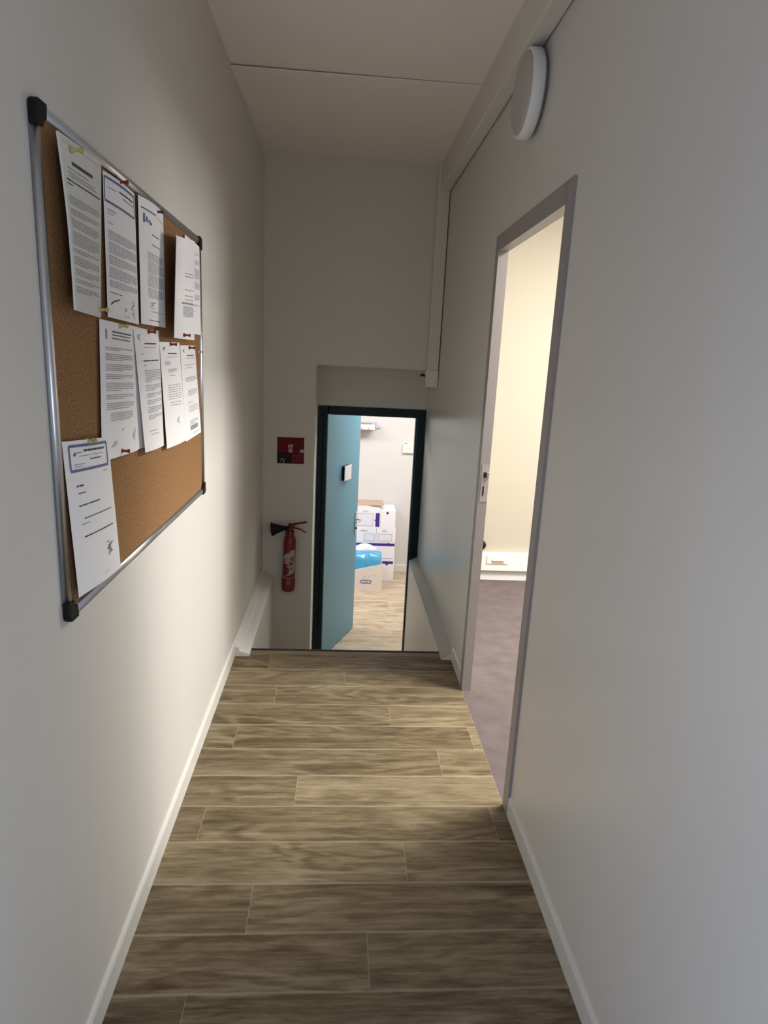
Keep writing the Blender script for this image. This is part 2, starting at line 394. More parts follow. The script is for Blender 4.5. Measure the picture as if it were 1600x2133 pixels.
# ------------------------------------------------------------------ lower room
mb = MB(); mb.box(-2.2, 2.4, 7.36, 7.46, ZF-.1, 1.8); struct(mb.build('wall_lower_end', M_lower), 'bright wall of the lower room behind the boxes', 'wall')
wallbox('wall_lower_left', (-2.3, -2.2, YL-.1, 7.46, ZF-.1, 1.8), M_lower, 'left wall of the lower room')
wallbox('wall_lower_right', (2.4, 2.5, YL-.1, 7.46, ZF-.1, 1.8), M_lower, 'right wall of the lower room')
mb = MB(); mb.box(-2.2, XL-.12, YL-.1, YL, ZF-.1, 1.8); mb.box(XO, 2.4, YL-.1, YL, ZF-.1, 1.8)
struct(mb.build('wall_lower_near', M_lower), 'near wall of the lower room beside the blue door', 'wall')
mb = MB(); mb.box(-2.3, 2.5, YL, 7.46, 1.72, 1.82); struct(mb.build('ceiling', M_ceil), 'ceiling of the lower room', 'ceiling')
mb = MB(); mb.prism([(7.36, ZF), (7.348, ZF), (7.348, ZF+.075), (7.352, ZF+.085), (7.36, ZF+.085)], 0, -2.2, 2.4)
struct(mb.build('baseboard_lower_end', M_white), 'white baseboard in the lower room', 'baseboard')

# blue door in its dark teal frame
d2 = struct(bpy.data.objects.new('door_2', None), 'open blue door in a dark teal frame at the foot of the stairs', 'door'); C.objects.link(d2); d2.location = (-.1, YF, ZF)
mb = MB(); FX0, FX1, FZ = NX+.003, XR, 1.214
mb.prism([(FX0, YF), (-.137, YF), (-.134, YF+.006), (-.134, YF+.022), (-.128, YF+.022), (-.128, YF+.012), (-.100, YF+.012), (-.098, YF+.016), (-.098, YL+.006), (FX0, YL+.006)], 2, ZF, FZ)
mb.prism([(FX1-.0005, YF), (.588, YF), (.585, YF+.006), (.585, YF+.03), (.577, YF+.034), (.577, YL+.006), (FX1-.0005, YL+.006)], 2, ZF, FZ)
mb.prism([(YF, FZ), (YF, 1.162), (YF+.02, 1.159), (YF+.02, 1.147), (YL+.006, 1.147), (YL+.006, FZ)], 0, -.1, .59)
mb.box(-.137, -.09, YF, YL+.006, 1.16, FZ)
mb.build('door_frame', M_teal, d2)
hx, hy = -.096, YL+.004; dv = Vector((.29, .69)).normalized(); ang = math.atan2(dv.y, dv.x)
LM = Matrix.Translation((hx, hy, 0)) @ Matrix.Rotation(ang, 4, 'Z')    # local x along leaf, visible face at local y = 0 facing -y
mb = MB(); mb.box(.0, .70, .0, .04, ZF+.008, 1.14, 0, LM); leaf = mb.build('door_leaf', M_blue, d2, bevel=.002)
mb = MB(); mb.box(.7005, .722, .006, .046, ZF+.008, 1.14, 0, LM); mb.build('edge_strip', M_edge, leaf)
sgn = MB(); sgn.box(.315, .455, -.022, -.0005, .575, .695, 0, LM); sg = sgn.build('shaded_sign_body', M_black, leaf)  # shaded side of the sign box, put in as black
mb = MB(); mb.box(.313, .457, -.027, -.022, .573, .697, 0, LM); mb.build('sign_face', mat('white_sign_face', (.86, .87, .88), .4), sg)
mb = MB(); mb.box(.648, .682, -.007, -.0003, .03, .235, 0, LM); hd = mb.build('door_handle', M_chrome, leaf, bevel=.003)
mb = MB(); mb.tube([LM @ Vector(p) for p in ((.666, -.007, .165), (.666, -.045, .165), (.655, -.052, .165), (.62, -.053, .166), (.55, -.05, .168))], [.009, .009, .0095, .009, .008]); mb.build('lever', M_chrome, hd)
mb = MB(); mb.lathe([(.012, 0), (.012, .006), (0, .007)], LM @ Matrix.Translation((.666, -.007, .085)) @ Matrix.Rotation(PI/2, 4, 'X'), 16); mb.build('keyhole', M_dark, hd)

# boxes in the lower room (front faces towards -y)
def rect(mb, y, x0, x1, z0, z1, m): mb.face([(x0, y, z0), (x1, y, z0), (x1, y, z1), (x0, y, z1)], m)
def frame_(mb, y, x0, x1, z0, z1, w, m, mi):
    rect(mb, y, x0, x1, z0, z1, m); rect(mb, y-.0006, x0+w, x1-w, z0+w, z1-w, mi)
def oval(mb, y, cx, cz, rx, rzz, m, n=24, half=False):
    pts = [(cx+rx*math.cos(t), y, cz+rzz*math.sin(t)) for t in ([PI*i/n for i in range(n+1)] if half else [2*PI*i/n for i in range(n)])]
    mb.face(pts, m)
BM = [M_box, M_purple, M_boxin, M_boxline, M_dark]
def carton_box(x0, x1, y0, y1, z0, z1, draw, lab, top=None):
    mb = MB()
    if top: mb.prism([(x0, z0), (x1, z0), (x1, z1)] + top + [(x0, z1)], 1, y0, y1)
    else: mb.box(x0, x1, y0, y1, z0, z1)
    draw(mb, y0-.0012)
    o = mb.build('archive_box', BM, weld=False, loc=((x0+x1)/2, (y0+y1)/2, z0), recalc=False)
    return tag(o, lab, 'box', 'white archive boxes stacked in the lower room')
BY, BD = 7.02, 7.33
# pixel-free layout in metres; stack stands against the end wall
BX0, BX1 = .02, .665
def dr(mb, y):
    rect(mb, y, BX0+.0, BX1-.012, -.705, -.672, 1)
    mb.face([(.565, y, -.7055), (.60, y, -.7055), (.583, y, -.728)], 1); rect(mb, y, .20, BX1-.015, -.642, -.632, 3)
carton_box(BX0, BX1, BY, BD, ZF, -.625, dr, 'white archive box with a purple stripe at the bottom of the stack on the floor')
def dr(mb, y):
    rect(mb, y, BX0+.0, BX1-.005, -.492, -.462, 1); mb.face([(.575, y, -.4625), (.605, y, -.4625), (.59, y, -.4525)], 1)
carton_box(BX0+.002, BX1-.002, BY+.003, BD, -.624, -.452, dr, 'flat white archive box with a full width purple band, second layer of the stack')
def dr(mb, y):
    frame_(mb, y, .305, .43, -.438, -.348, .008, 3, 2); oval(mb, y, .305, -.318, .045, .011, 3)
carton_box(.02, .445, BY+.002, BD, -.451, -.285, dr, 'white archive box with a small outlined label, left box of the middle layer')
def dr(mb, y):
    frame_(mb, y, .465, .63, -.438, -.348, .008, 3, 2); oval(mb, y, .54, -.318, .035, .009, 3); rect(mb, y, .52, .552, -.30, -.296, 3)
carton_box(.448, BX1, BY+.001, BD, -.451, -.285, dr, 'white archive box with a wide outlined label, right box of the middle layer')
def dr(mb, y):
    frame_(mb, y, .20, .405, -.265, -.115, .007, 3, 2); rect(mb, y, .43, .475, -.27, -.11, 1)
    mb.face([(.4305, y, -.183), (.4305, y, -.205), (.413, y, -.194)], 1); oval(mb, y, .315, -.098, .038, .014, 3, half=True)
carton_box(.02, .485, BY+.004, BD, -.284, -.06, dr, 'white archive box with a purple upright bar, top left of the stack', top=[(.42, -.045), (.33, -.032), (.2, -.032), (.1, -.045)])
def dr(mb, y):
    oval(mb, y, .562, -.105, .014, .014, 4)
carton_box(.487, .655, BY+.003, BD, -.284, -.075, dr, 'narrow white archive box with one round hole, top right of the stack')
mb = MB()
for i in range(3):
    z = -.0305+.0042*i
    mb.idx([(.16+.02*i, BY+.01, z), (.42+.05*i, BY+.02, z-.0), (.42+.05*i, BD-.04, z), (.16+.02*i, BD-.05, z),
            (.16+.02*i, BY+.01, z+.0035), (.42+.05*i, BY+.02, z+.0035), (.42+.05*i, BD-.04, z+.0035), (.16+.02*i, BD-.05, z+.0035)],
           [(0,3,2,1), (4,5,6,7), (0,1,5,4), (1,2,6,5), (2,3,7,6), (3,0,4,7)], i % 2)
tag(mb.build('folder', [M_brown, M_box]), 'flat brown and white folder lying on the top left archive box', 'folder')

# pinkish open carton in front, with blue film and a white bag
CY = 6.66
ct = thing('cardboard_carton', 'pinkish cardboard carton with a rounded blue badge, standing in front of the archive boxes', 'box', (.33, CY+.15, ZF))
cx0, cx1, cz1, cz0 = .02, .512, -.592, ZF
mb = MB()
mb.prism([(cx0, cz0), (cx1-.004, cz0), (cx1+.002, cz1+.0), (cx0, cz1-.115)], 1, CY, CY+.006)
mb.prism([(cx0, cz0), (cx1-.004, cz0), (cx1+.002, cz1+.0), (cx0, cz1-.115)], 1, CY+.29, CY+.296)
mb.prism([(CY+.006, cz0), (CY+.29, cz0), (CY+.29, cz1-.005), (CY+.006, cz1-.005)], 0, cx1-.010, cx1-.004)
mb.prism([(CY+.006, cz0), (CY+.29, cz0), (CY+.29, cz1-.12), (CY+.006, cz1-.12)], 0, cx0, cx0+.006)
mb.box(cx0+.006, cx1-.010, CY+.006, CY+.29, cz0, cz0+.006)
mb.build('carton_body', M_carton, ct)
mb = MB(); y = CY-.0012
def capsule(mb, y, x0, x1, z0, z1, m, n=10):
    r = (z1-z0)/2; zc = (z0+z1)/2
    pts = [(x1-r+r*math.sin(t), y, zc-r*math.cos(t)) for t in [PI*i/n for i in range(n+1)]] + [(x0+r-r*math.sin(t), y, zc+r*math.cos(t)) for t in [PI*i/n for i in range(n+1)]]
    mb.face(pts, m)
capsule(mb, y, .268, .395, -.822, -.776, 0)
for i, (a, b) in enumerate(((.281, .302), (.307, .327), (.334, .351), (.358, .378))):
    if i == 0 or i == 1: oval(mb, y-.0008, (a+b)/2, -.799, (b-a)/2, .012, 1)
    elif i == 2: mb.face([(a, y-.0008, -.787), (a+.006, y-.0008, -.787), ((a+b)/2, y-.0008, -.803), (b-.006, y-.0008, -.787), (b, y-.0008, -.787), ((a+b)/2+.003, y-.0008, -.812), ((a+b)/2-.003, y-.0008, -.812)], 1)
    else: rect(mb, y-.0008, a, b, -.811, -.787, 1)
for (cx, cz, r) in ((.42, -.72, .012), (.36, -.735, .010), (.315, -.748, .014), (.42, -.745, .008)): oval(mb, y, cx, cz, r, r*.6, 2)
mb.build('printed_badge', [M_badge, mat('white_badge_letters', (.72, .74, .78), .6), mat('grey_carton_mark', (.60, .55, .53), .7)], ct, weld=False, recalc=False)
mb = MB(); n = 14
prof = []
for i in range(n+1):
    t = i/n; prof.append((CY+.014+.26*t, -.56+.075*math.sin(PI*min(1, t*1.15))**.7 + .008*math.sin(9*t)))
for k in range(18):
    xa = cx0+.012+.462*k/18; xb = cx0+.012+.462*(k+1)/18
    for i in range(n):
        def hz(x, j): return prof[j][1] + .008*math.sin(x*31+j*.9) + .006*math.sin(x*67-j*1.7) - .02*max(0, (x-.40)/.08)**3*.3
        mb.face([(xa, prof[i][0], hz(xa, i)), (xb, prof[i][0], hz(xb, i)), (xb, prof[i+1][0], hz(xb, i+1)), (xa, prof[i+1][0], hz(xa, i+1))], 0, True)
    for (ja) in (0, n):
        za = -.74
        mb.face([(xa, prof[ja][0], hz(xa, ja)), (xb, prof[ja][0], hz(xb, ja)), (xb, prof[ja][0], za), (xa, prof[ja][0], za)], 0, True)
for xx in (cx0+.012, cx0+.474):
    mb.face([(xx, p[0], (-.74 if False else p[1] + .008*math.sin(xx*31+j*.9) + .006*math.sin(xx*67-j*1.7) - .02*max(0, (xx-.40)/.08)**3*.3)) for j, p in enumerate(prof)] + [(xx, prof[-1][0], -.74), (xx, prof[0][0], -.74)], 0)
tag(mb.build('plastic_film', M_film, loc=(.25, CY+.14, -.74)), 'crinkled blue plastic film bulging out of the pinkish carton', 'plastic film')
mb = MB(); nx, ny = 14, 6
def bag(i, j):
    u, v = i/nx, j/ny
    top = -.535 + .075*min(1, u/.62) - .16*max(0, u-.66)
    return (.10+.36*u, BY-.006-.05*math.sin(PI*v)*(.7+.3*math.sin(u*5)), -.62+(top+.62)*v + .004*math.sin(u*19+v*5))
for i in range(nx):
    for j in range(ny): mb.face([bag(i, j), bag(i+1, j), bag(i+1, j+1), bag(i, j+1)], 0, True)
M_bag = mat('white_bag_plastic', (.86, .86, .88), .5)
so = mb.build('paper_bag', M_bag, loc=(.28, BY-.03, -.6))
sm = so.modifiers.new('thick', 'SOLIDIFY'); sm.thickness = .004; sm.offset = 0
tag(so, 'crumpled white bag tucked between the blue film and the archive boxes', 'bag')

# fittings on the end wall of the lower room
th = thing('thermostat', 'small white thermostat on the lower room wall near the right edge of the doorway', 'thermostat', (.79, 7.36, .59))
mb = MB(); mb.box(.722, .852, 7.325, 7.3602, .540, .645); mb.build('housing', M_white, th, bevel=.005)
mb = MB(); mb.box(.745, .772, 7.326, 7.356, .645, .652); mb.build('button', M_edge, th)
def text_mesh(name, body, size, m, parent, loc, rot, ext=.0004):
    cu = bpy.data.curves.new(name, 'FONT'); cu.body = body; cu.size = size; cu.extrude = ext; cu.align_x = 'CENTER'; cu.align_y = 'CENTER'
    tmp = bpy.data.objects.new(name+'_curve', cu); C.objects.link(tmp)
    dg = bpy.context.evaluated_depsgraph_get(); me = bpy.data.meshes.new_from_object(tmp.evaluated_get(dg))
    bpy.data.objects.remove(tmp); bpy.data.curves.remove(cu)
    me.materials.clear(); me.materials.append(m)
    o = bpy.data.objects.new(name, me); C.objects.link(o); o.parent = parent
    o.location = Vector(loc) - wloc(parent); o.rotation_euler = rot; return o
text_mesh('digits', '26', .045, M_grey, th, (.79, 7.3243, .592), (PI/2, 0, 0))
wu = thing('wall_unit', 'white wall unit beside the top of the open blue door', 'wall unit', (.25, 7.36, .84))
mb = MB(); mb.box(.06, .385, 7.19, 7.3595, .803, .862); mb.build('housing', M_white, wu, bevel=.006)
mb = MB(); mb.box(.06, .36, 7.195, 7.355, .795, .8025); mb.build('underside_strip', M_red_line, wu)
mb = MB(); mb.box(.345, .405, 7.23, 7.355, .8625, .872); mb.build('blue_strip', M_bluestrip, wu)
mb = MB(); mb.box(.10, .34, 7.22, 7.355, .8625, .868); mb.build('grey_strip', M_edge, wu)
for x in (.235, .31):
    mb = MB(); mb.box(x, x+.012, 7.186, 7.1905, .811, .825); mb.build('mark', M_edge, wu)
mb = MB(); mb.tube([(.385, 7.3, .818), (.43, 7.34, .812), (.455, 7.357, .81)], .004); mb.build('cable', M_edge, wu)

# ------------------------------------------------------------------ fire sign
fs = thing('fire_sign', 'square red fire extinguisher sign on the end wall above the extinguisher', 'sign', (-.338, YE, .926))
sx0, sx1, sz0, sz1 = -.430, -.246, .836, 1.018
mb = MB(); mb.box(sx0, sx1, YE-.003, YE-.0003, sz0, sz1); mb.build('plate', M_signred, fs)
mb = MB(); y = YE-.0042
def SX(u): return sx0+(sx1-sx0)*u
def SZ(v): return sz1-(sz1-sz0)*v
mb.face([(SX(.0), y, SZ(.60)), (SX(.0), y, SZ(.995)), (SX(.52), y, SZ(.995)), (SX(.54), y, SZ(.60)), (SX(.42), y, SZ(.57)), (SX(.15), y, SZ(.60))], 0)
y -= .0006
mb.face([(SX(.405), y, SZ(.40)), (SX(.56), y, SZ(.40)), (SX(.59), y, SZ(.27)), (SX(.42), y, SZ(.27))], 1)
mb.face([(SX(.42), y, SZ(.57)), (SX(.57), y, SZ(.57)), (SX(.555), y, SZ(.42)), (SX(.425), y, SZ(.42))], 1)
mb.face([(SX(.84), y, SZ(.57)), (SX(.99), y, SZ(.57)), (SX(.99), y, SZ(.44)), (SX(.86), y, SZ(.45))], 1)
ribbon(mb, [(SX(.20+.06*math.cos(t)), y, SZ(.90+.07*math.sin(t))) for t in [PI*.9+i*.35 for i in range(15)]], .005, (0, -1, 0), 1)
ribbon(mb, [(SX(.28), y, SZ(.86)), (SX(.34), y, SZ(.78)), (SX(.40), y, SZ(.70)), (SX(.45), y, SZ(.64))], .003, (0, -1, 0), 2)
ribbon(mb, [(SX(.06), y, SZ(.74)), (SX(.10), y, SZ(.70))], .003, (0, -1, 0), 2); ribbon(mb, [(SX(.10), y, SZ(.82)), (SX(.18), y, SZ(.76))], .003, (0, -1, 0), 2)
y2 = y-.0006
mb.face([(SX(.46), y2, SZ(.395)), (SX(.52), y2, SZ(.395)), (SX(.51), y2, SZ(.33)), (SX(.49), y2, SZ(.31)), (SX(.47), y2, SZ(.35))], 0)
oval(mb, y2, SX(.49), SZ(.49), .006, .008, 3); ribbon(mb, [(SX(.90), y2, SZ(.55)), (SX(.96), y2, SZ(.47))], .004, (0, -1, 0), 3)
for k, (a, b) in enumerate(((.60, .92), (.55, .96), (.60, .90), (.60, .94), (.60, .86))):
    v = .665+.068*k; x = a
    while x < b:
        w_ = random.uniform(.03, .08); ribbon(mb, [(SX(x), y, SZ(v)), (SX(min(b, x+w_)), y, SZ(v))], .0045, (0, -1, 0), 2); x += w_+.015
mb.build('printing', [M_signdk, M_signwhite, M_signlite, M_edge], fs, weld=False, recalc=False)

# ------------------------------------------------------------------ fire extinguisher
EY = YE-.062; ez0 = -.075
fe = thing('fire_extinguisher', 'red fire extinguisher with black horn hung on the end wall beside the blue door', 'fire extinguisher', (-.332, EY, ez0))
TL = Matrix.Translation((-.337, EY, ez0)) @ Matrix.Rotation(math.radians(1.2), 4, 'Y')
prof = [(0, .002), (.036, .0), (.044, .005), (.0475, .016), (.0475, .094), (.0440, .097), (.0435, .10), (.0435, .355), (.0425, .37), (.039, .388), (.033, .404), (.025, .418), (.018, .427), (.0165, .434), (.0165, .447)]
mb = MB(); mb.lathe(prof, TL, 48); body = mb.build('cylinder', M_red, fe)
mb = MB(); mb.lathe([(.0165, .445), (.019, .447), (.019, .462), (.016, .466), (.016, .49), (.012, .497), (0, .498)], TL, 24)
mb.box(-.014, .028, -.013, .013, .462, .492, 0, TL); mb.build('valve', M_reddk, fe, bevel=.003)
def tp(*p): return TL @ Vector(p)
mb = MB(); mb.tube([tp(.008, 0, .484), (tp(.03, -.002, .495)), tp(.07, -.004, .505), tp(.117, -.006, .515)], [.010, .0095, .009, .0085], flat=.8); mb.build('lever', M_reddk, fe)
mb = MB(); mb.tube([tp(.01, 0, .470), tp(.04, -.003, .466), tp(.07, -.006, .460), tp(.09, -.008, .450), tp(.112, -.009, .438)], [.009, .0078, .0068, .0062, .0055], flat=.8); mb.build('carrying_handle', M_reddk, fe)
HM = Matrix.Translation(tp(-.010, -.012, .468)) @ Matrix.Rotation(math.radians(-97), 4, 'Y')
mb = MB(); mb.lathe([(.010, 0), (.012, .012), (.016, .03), (.024, .055), (.034, .085), (.044, .108), (.0485, .116), (.047, .121), (.042, .121), (.03, .09), (.012, .03), (0, .03)], HM, 40); mb.build('horn', M_black, fe)
mb = MB(); mb.lathe([(.004, 0), (.004, .004), (.010, .006), (.010, .012), (0, .013)], Matrix.Translation(tp(.0, -.013, .485)) @ Matrix.Rotation(PI/2, 4, 'X'), 16); mb.build('safety_pin', M_reddk, fe)
mb = MB()   # wrap round label, cut as a swirl
rows = [(.313, 20, 62), (.300, 8, 64), (.288, -22, 66), (.274, -46, 68), (.256, -56, 70), (.236, -56, 70), (.214, -42, 68), (.190, -18, 66), (.165, 6, 64), (.150, 8, 55), (.140, 0, 42), (.128, -22, 18), (.117, -45, -16)]
def cyl(a, z, r=.0441):
    t = math.radians(a)-PI/2; return tp(r*math.cos(t), r*math.sin(t), z)
for i in range(len(rows)-1):
    for k in range(10):
        def A(row, k): return row[1]+(row[2]-row[1])*k/10
        mb.face([cyl(A(rows[i], k), rows[i][0]), cyl(A(rows[i+1], k), rows[i+1][0]), cyl(A(rows[i+1], k+1), rows[i+1][0]), cyl(A(rows[i], k+1), rows[i][0])], 0, True)
for k in range(14):
    a = -62+124*k/14; b = -62+124*(k+1)/14
    mb.face([cyl(a, .104), cyl(b, .104), cyl(b, .108), cyl(a, .108)], 0, True)
for (a0, a1, z0, z1) in ((8, 30, .236, .262), (34, 50, .232, .266), (6, 24, .205, .228), (28, 44, .200, .224), (22, 34, .165, .188), (-40, -20, .238, .250)):
    mb.face([cyl(a0, z0, .0446), cyl(a1, z0, .0446), cyl(a1, z1, .0446), cyl(a0, z1, .0446)], 1, True)
mb.build('label', [M_label, M_labelred], body, weld=False, recalc=False)
mb = MB(); mb.box(-.35, -.32, EY+.035, YE-.0005, .25, .33); mb.box(-.365, -.305, YE-.006, YE-.0004, .22, .36); mb.build('wall_bracket', M_reddk, fe)

# ------------------------------------------------------------------ round wall lamp
lp = thing('wall_lamp', 'round white wall lamp high on the right wall under the trunking', 'lamp', (XR, 2.475, 2.487))
WM = Matrix.Translation((XR, 2.475, 2.487)) @ Matrix.Rotation(-PI/2, 4, 'Y')
mb = MB(); mb.lathe([(.120, .0005), (.120, .008), (.128, .009), (.128, .014)], WM, 64); mb.build('back_plate', M_edge, lp)
mb = MB(); mb.lathe([(.133, .014), (.137, .016), (.137, .052), (.133, .055), (.129, .055)], WM, 72); mb.build('rim', M_lampbase, lp)
mb = MB(); mb.lathe([(.1285, .050), (.126, .057), (.115, .063), (.09, .070), (.05, .075), (0, .076)], WM, 64); mb.build('diffuser', M_opal, lp)
mb = MB()

# ------------------------------------------------------------------ cork board
by0, by1, bz0, bz1 = 1.203, 2.472, 1.033, 1.952
cb = thing('notice_board', 'cork notice board in an aluminium frame on the left wall', 'notice board', (XL, (by0+by1)/2, (bz0+bz1)/2))
mb = MB(); mb.box(XL+.0005, -.5212, by0+.012, by1-.012, bz0+.012, bz1-.012); mb.build('cork_panel', M_cork, cb)
def rail_prof(o, s):   # half round profile in (x, t); o outer edge, s direction inward
    w = .022; r = []
    for i in range(11):
        a = PI*i/10; r.append((-.5205+.0075*math.sin(a), o + s*(w/2 - w/2*math.cos(a))))
    return [(XL+.0005, o), (XL+.0005, o+s*w)] + [r[10-i] for i in range(11)]
for s_, o_ in ((1, by0), (-1, by1)):
    mb = MB(); mb.prism(rail_prof(o_, s_), 2, bz0+.008, bz1-.008, smooth=True); mb.build('frame_rail', M_alu, cb)
for s_, o_ in ((1, bz0), (-1, bz1)):
    mb = MB(); mb.prism(rail_prof(o_, s_), 1, by0+.008, by1-.008, smooth=True); mb.build('frame_rail', M_alu, cb)
for y_, sy in ((by0, 1), (by1, -1)):
    for z_, sz in ((bz0, 1), (bz1, -1)):
        mb = MB(); L_ = .042; w = .026; r = .014
        out = [(y_-sy*.0015+sy*r*(1-math.cos(a)), z_-sz*.0015+sz*r*(1-math.sin(a))) for a in [PI/2*i/6 for i in range(7)]]
        pr = out + [(y_+sy*L_, z_-sz*.0015), (y_+sy*(L_-.004), z_+sz*w), (y_+sy*w, z_+sz*(w)), (y_+sy*w, z_+sz*(L_-.004)), (y_-sy*.0015, z_+sz*L_)]
        # order the outline: outer arc start is at left edge
        out2 = [(y_-sy*.0015, z_+sz*L_)] + [(y_-sy*.0015+sy*r*(1-math.cos(a)), z_-sz*.0015+sz*r*(1-math.sin(a))) for a in [PI/2*i/6 for i in range(7)]] + [(y_+sy*L_, z_-sz*.0015), (y_+sy*(L_-.004), z_+sz*w), (y_+sy*w, z_+sz*w), (y_+sy*w, z_+sz*(L_-.004))]
        mb.prism(out2, 0, XL+.001, -.5105); mb.build('corner_cap', M_black, cb, bevel=.003)

# ------------------------------------------------------------------ papers on the board
BX = -.519
INK, GREY, BLUE, VIO = 1, 2, 3, 4
def bil(c, u, v):   # corners TL TR BR BL
    return (c[0]*(1-u)+c[1]*u)*(1-v) + (c[3]*(1-u)+c[2]*u)*v
class Sheet:
    def __init__(s, yz, off, curl=None, mats=None, thick=.0005, nu=12, nv=16):
        s.yz = yz; s.off = off; s.curl = curl or (lambda u, v: 0); s.mb = MB(); s.nu, s.nv = nu, nv; s.thick = thick
        s.mats = mats or [M_paper, M_ink, M_ink2, M_inkb, M_inkv]
        g = [[s.P(i/nu, j/nv) for i in range(nu+1)] for j in range(nv+1)]
        gb = [[p - Vector((thick, 0, 0)) for p in r] for r in g]
        for j in range(nv):
            for i in range(nu):
                s.mb.face([g[j][i], g[j+1][i], g[j+1][i+1], g[j][i+1]], 0, True)
                s.mb.face([gb[j][i], gb[j][i+1], gb[j+1][i+1], gb[j+1][i]], 0, True)
        for i in range(nu):
            s.mb.face([g[0][i], g[0][i+1], gb[0][i+1], gb[0][i]], 0); s.mb.face([g[nv][i+1], g[nv][i], gb[nv][i], gb[nv][i+1]], 0)
        for j in range(nv):
            s.mb.face([g[j+1][0], g[j][0], gb[j][0], gb[j+1][0]], 0); s.mb.face([g[j][nu], g[j+1][nu], gb[j+1][nu], gb[j][nu]], 0)
    def P(s, u, v, lift=0):
        y = bil([c[0] for c in s.yz], u, v); z = bil([c[1] for c in s.yz], u, v)
        return Vector((BX + bil(s.off, u, v) + s.curl(u, v) + lift, y, z))
    def rect(s, u0, u1, v0, v1, m, n=None):
        n = n or max(1, int(abs(u1-u0)*s.nu*1.5)); k = max(1, int(abs(v1-v0)*s.nv*1.2))
        for i in range(n):
            for j in range(k):
                a, b = u0+(u1-u0)*i/n, u0+(u1-u0)*(i+1)/n; c, d = v0+(v1-v0)*j/k, v0+(v1-v0)*(j+1)/k
                s.mb.face([s.P(a, c, .0007), s.P(a, d, .0007), s.P(b, d, .0007), s.P(b, c, .0007)], m)
    def line(s, u0, u1, v, m=GREY, h=.0055, rag=True):
        x = u0
        while x < u1-.01:
            w = random.uniform(.02, .09); e = min(u1, x+w); s.rect(x, e, v, v+h, m, 1); x = e+.010
    def para(s, u0, u1, v, n, m=GREY, h=.0052, dv=.0135):
        for i in range(n):
            s.line(u0, u1 if i < n-1 else u0+(u1-u0)*random.uniform(.35, .9), v+i*dv, m, h)
        return v+n*dv
    def stroke(s, uv, w=.0012, m=VIO):
        ribbon(s.mb, [s.P(a, b, .0008) for a, b in uv], w, (1, 0, 0), m)
    def scrawl(s, u, v, su, sv, n=14, m=VIO, seed=1):
        r = random.Random(seed); s.stroke([(u+su*(math.sin(i*1.9)*.5+r.uniform(-.25, .25)), v+sv*(i/n-.5+.3*math.cos(i*2.3))) for i in range(n)], .0011, m)
    def header(s, u0, u1, v0, v1, wu, wv):
        r = .025
        s.rect(u0+r, u1-r, v0, v0+wv, BLUE); s.rect(u0+r, u1-r, v1-wv, v1, BLUE); s.rect(u0, u0+wu, v0+r, v1-r, BLUE); s.rect(u1-wu, u1, v0+r, v1-r, BLUE)
        for (cu, cv, a0) in ((u0+r, v0+r, PI), (u1-r, v0+r, 1.5*PI), (u1-r, v1-r, 0), (u0+r, v1-r, .5*PI)):
            for i in range(5):
                a, b = a0+PI/2*i/5, a0+PI/2*(i+1)/5
                o = [s.P(cu+r*math.cos(t), cv+r*math.sin(t), .0007) for t in (a, b)]; q = [s.P(cu+(r-wu)*math.cos(t), cv+max(.002, r-wv)*math.sin(t), .0007) for t in (a, b)]
                s.mb.face([o[0], o[1], q[1], q[0]], BLUE)
    def done(s, label, name='paper_notice', cat='notice'):
        c = s.P(.5, 0)
        o = s.mb.build(name, s.mats, weld=False, recalc=False, loc=c)
        return tag(o, label, cat, 'notices pinned to the cork board')

# 1: thick stack in a plastic sleeve, standing off the cork
s = Sheet([(1.2479, 1.9153), (1.4856, 1.9306), (1.4512, 1.62), (1.2543, 1.6229)], [.022, .010, .006, .032], lambda u, v: .004*math.sin(PI*v)*(1-u), [M_sleeve, M_ink, M_ink2, M_inkb, M_inkv], thick=.004)
s.rect(.02, .98, .035, .037, GREY); s.rect(.22, .74, .125, .145, INK); s.line(.10, .62, .17, GREY); s.line(.10, .80, .195); s.line(.12, .85, .212); s.line(.06, .95, .238, INK, .009); s.line(.06, .2, .262, INK, .006)
v = .33
for n_ in (4, 3, 4, 6, 2, 4, 3, 2, 3): v = s.para(.06, .92, v, n_, GREY) + .018
s.done('thick glossy stack of sheets curling off the cork, top left of the board')
# 2
s = Sheet([(1.5094, 1.9211), (1.7238, 1.924), (1.7148, 1.6195), (1.4875, 1.6242)], [.004, .003, .005, .008], lambda u, v: .006*(1-v)**2*math.sin(PI*u))
s.header(.01, .96, .025, .20, .02, .016); s.line(.40, .88, .075, INK, .012); s.line(.50, .90, .11, GREY, .008); s.line(.1, .3, .09, GREY)
s.line(.08, .30, .24, GREY, .008); s.line(.08, .24, .265, GREY); s.line(.08, .22, .33)
v = .385
for n_ in (5, 6, 5, 6, 4): v = s.para(.08, .97, v, n_, GREY) + .012
s.line(.08, .46, .815, INK, .005); s.stroke([(.10, .905), (.18, .88), (.30, .862), (.36, .855)], .003, INK); s.scrawl(.80, .90, .12, .12, 16, VIO, 3); s.scrawl(.55, .92, .08, .03, 8, VIO, 4); s.line(.5, .66, .965)
s.done('sheet with a blue framed header held by a red pin, second in the top row')
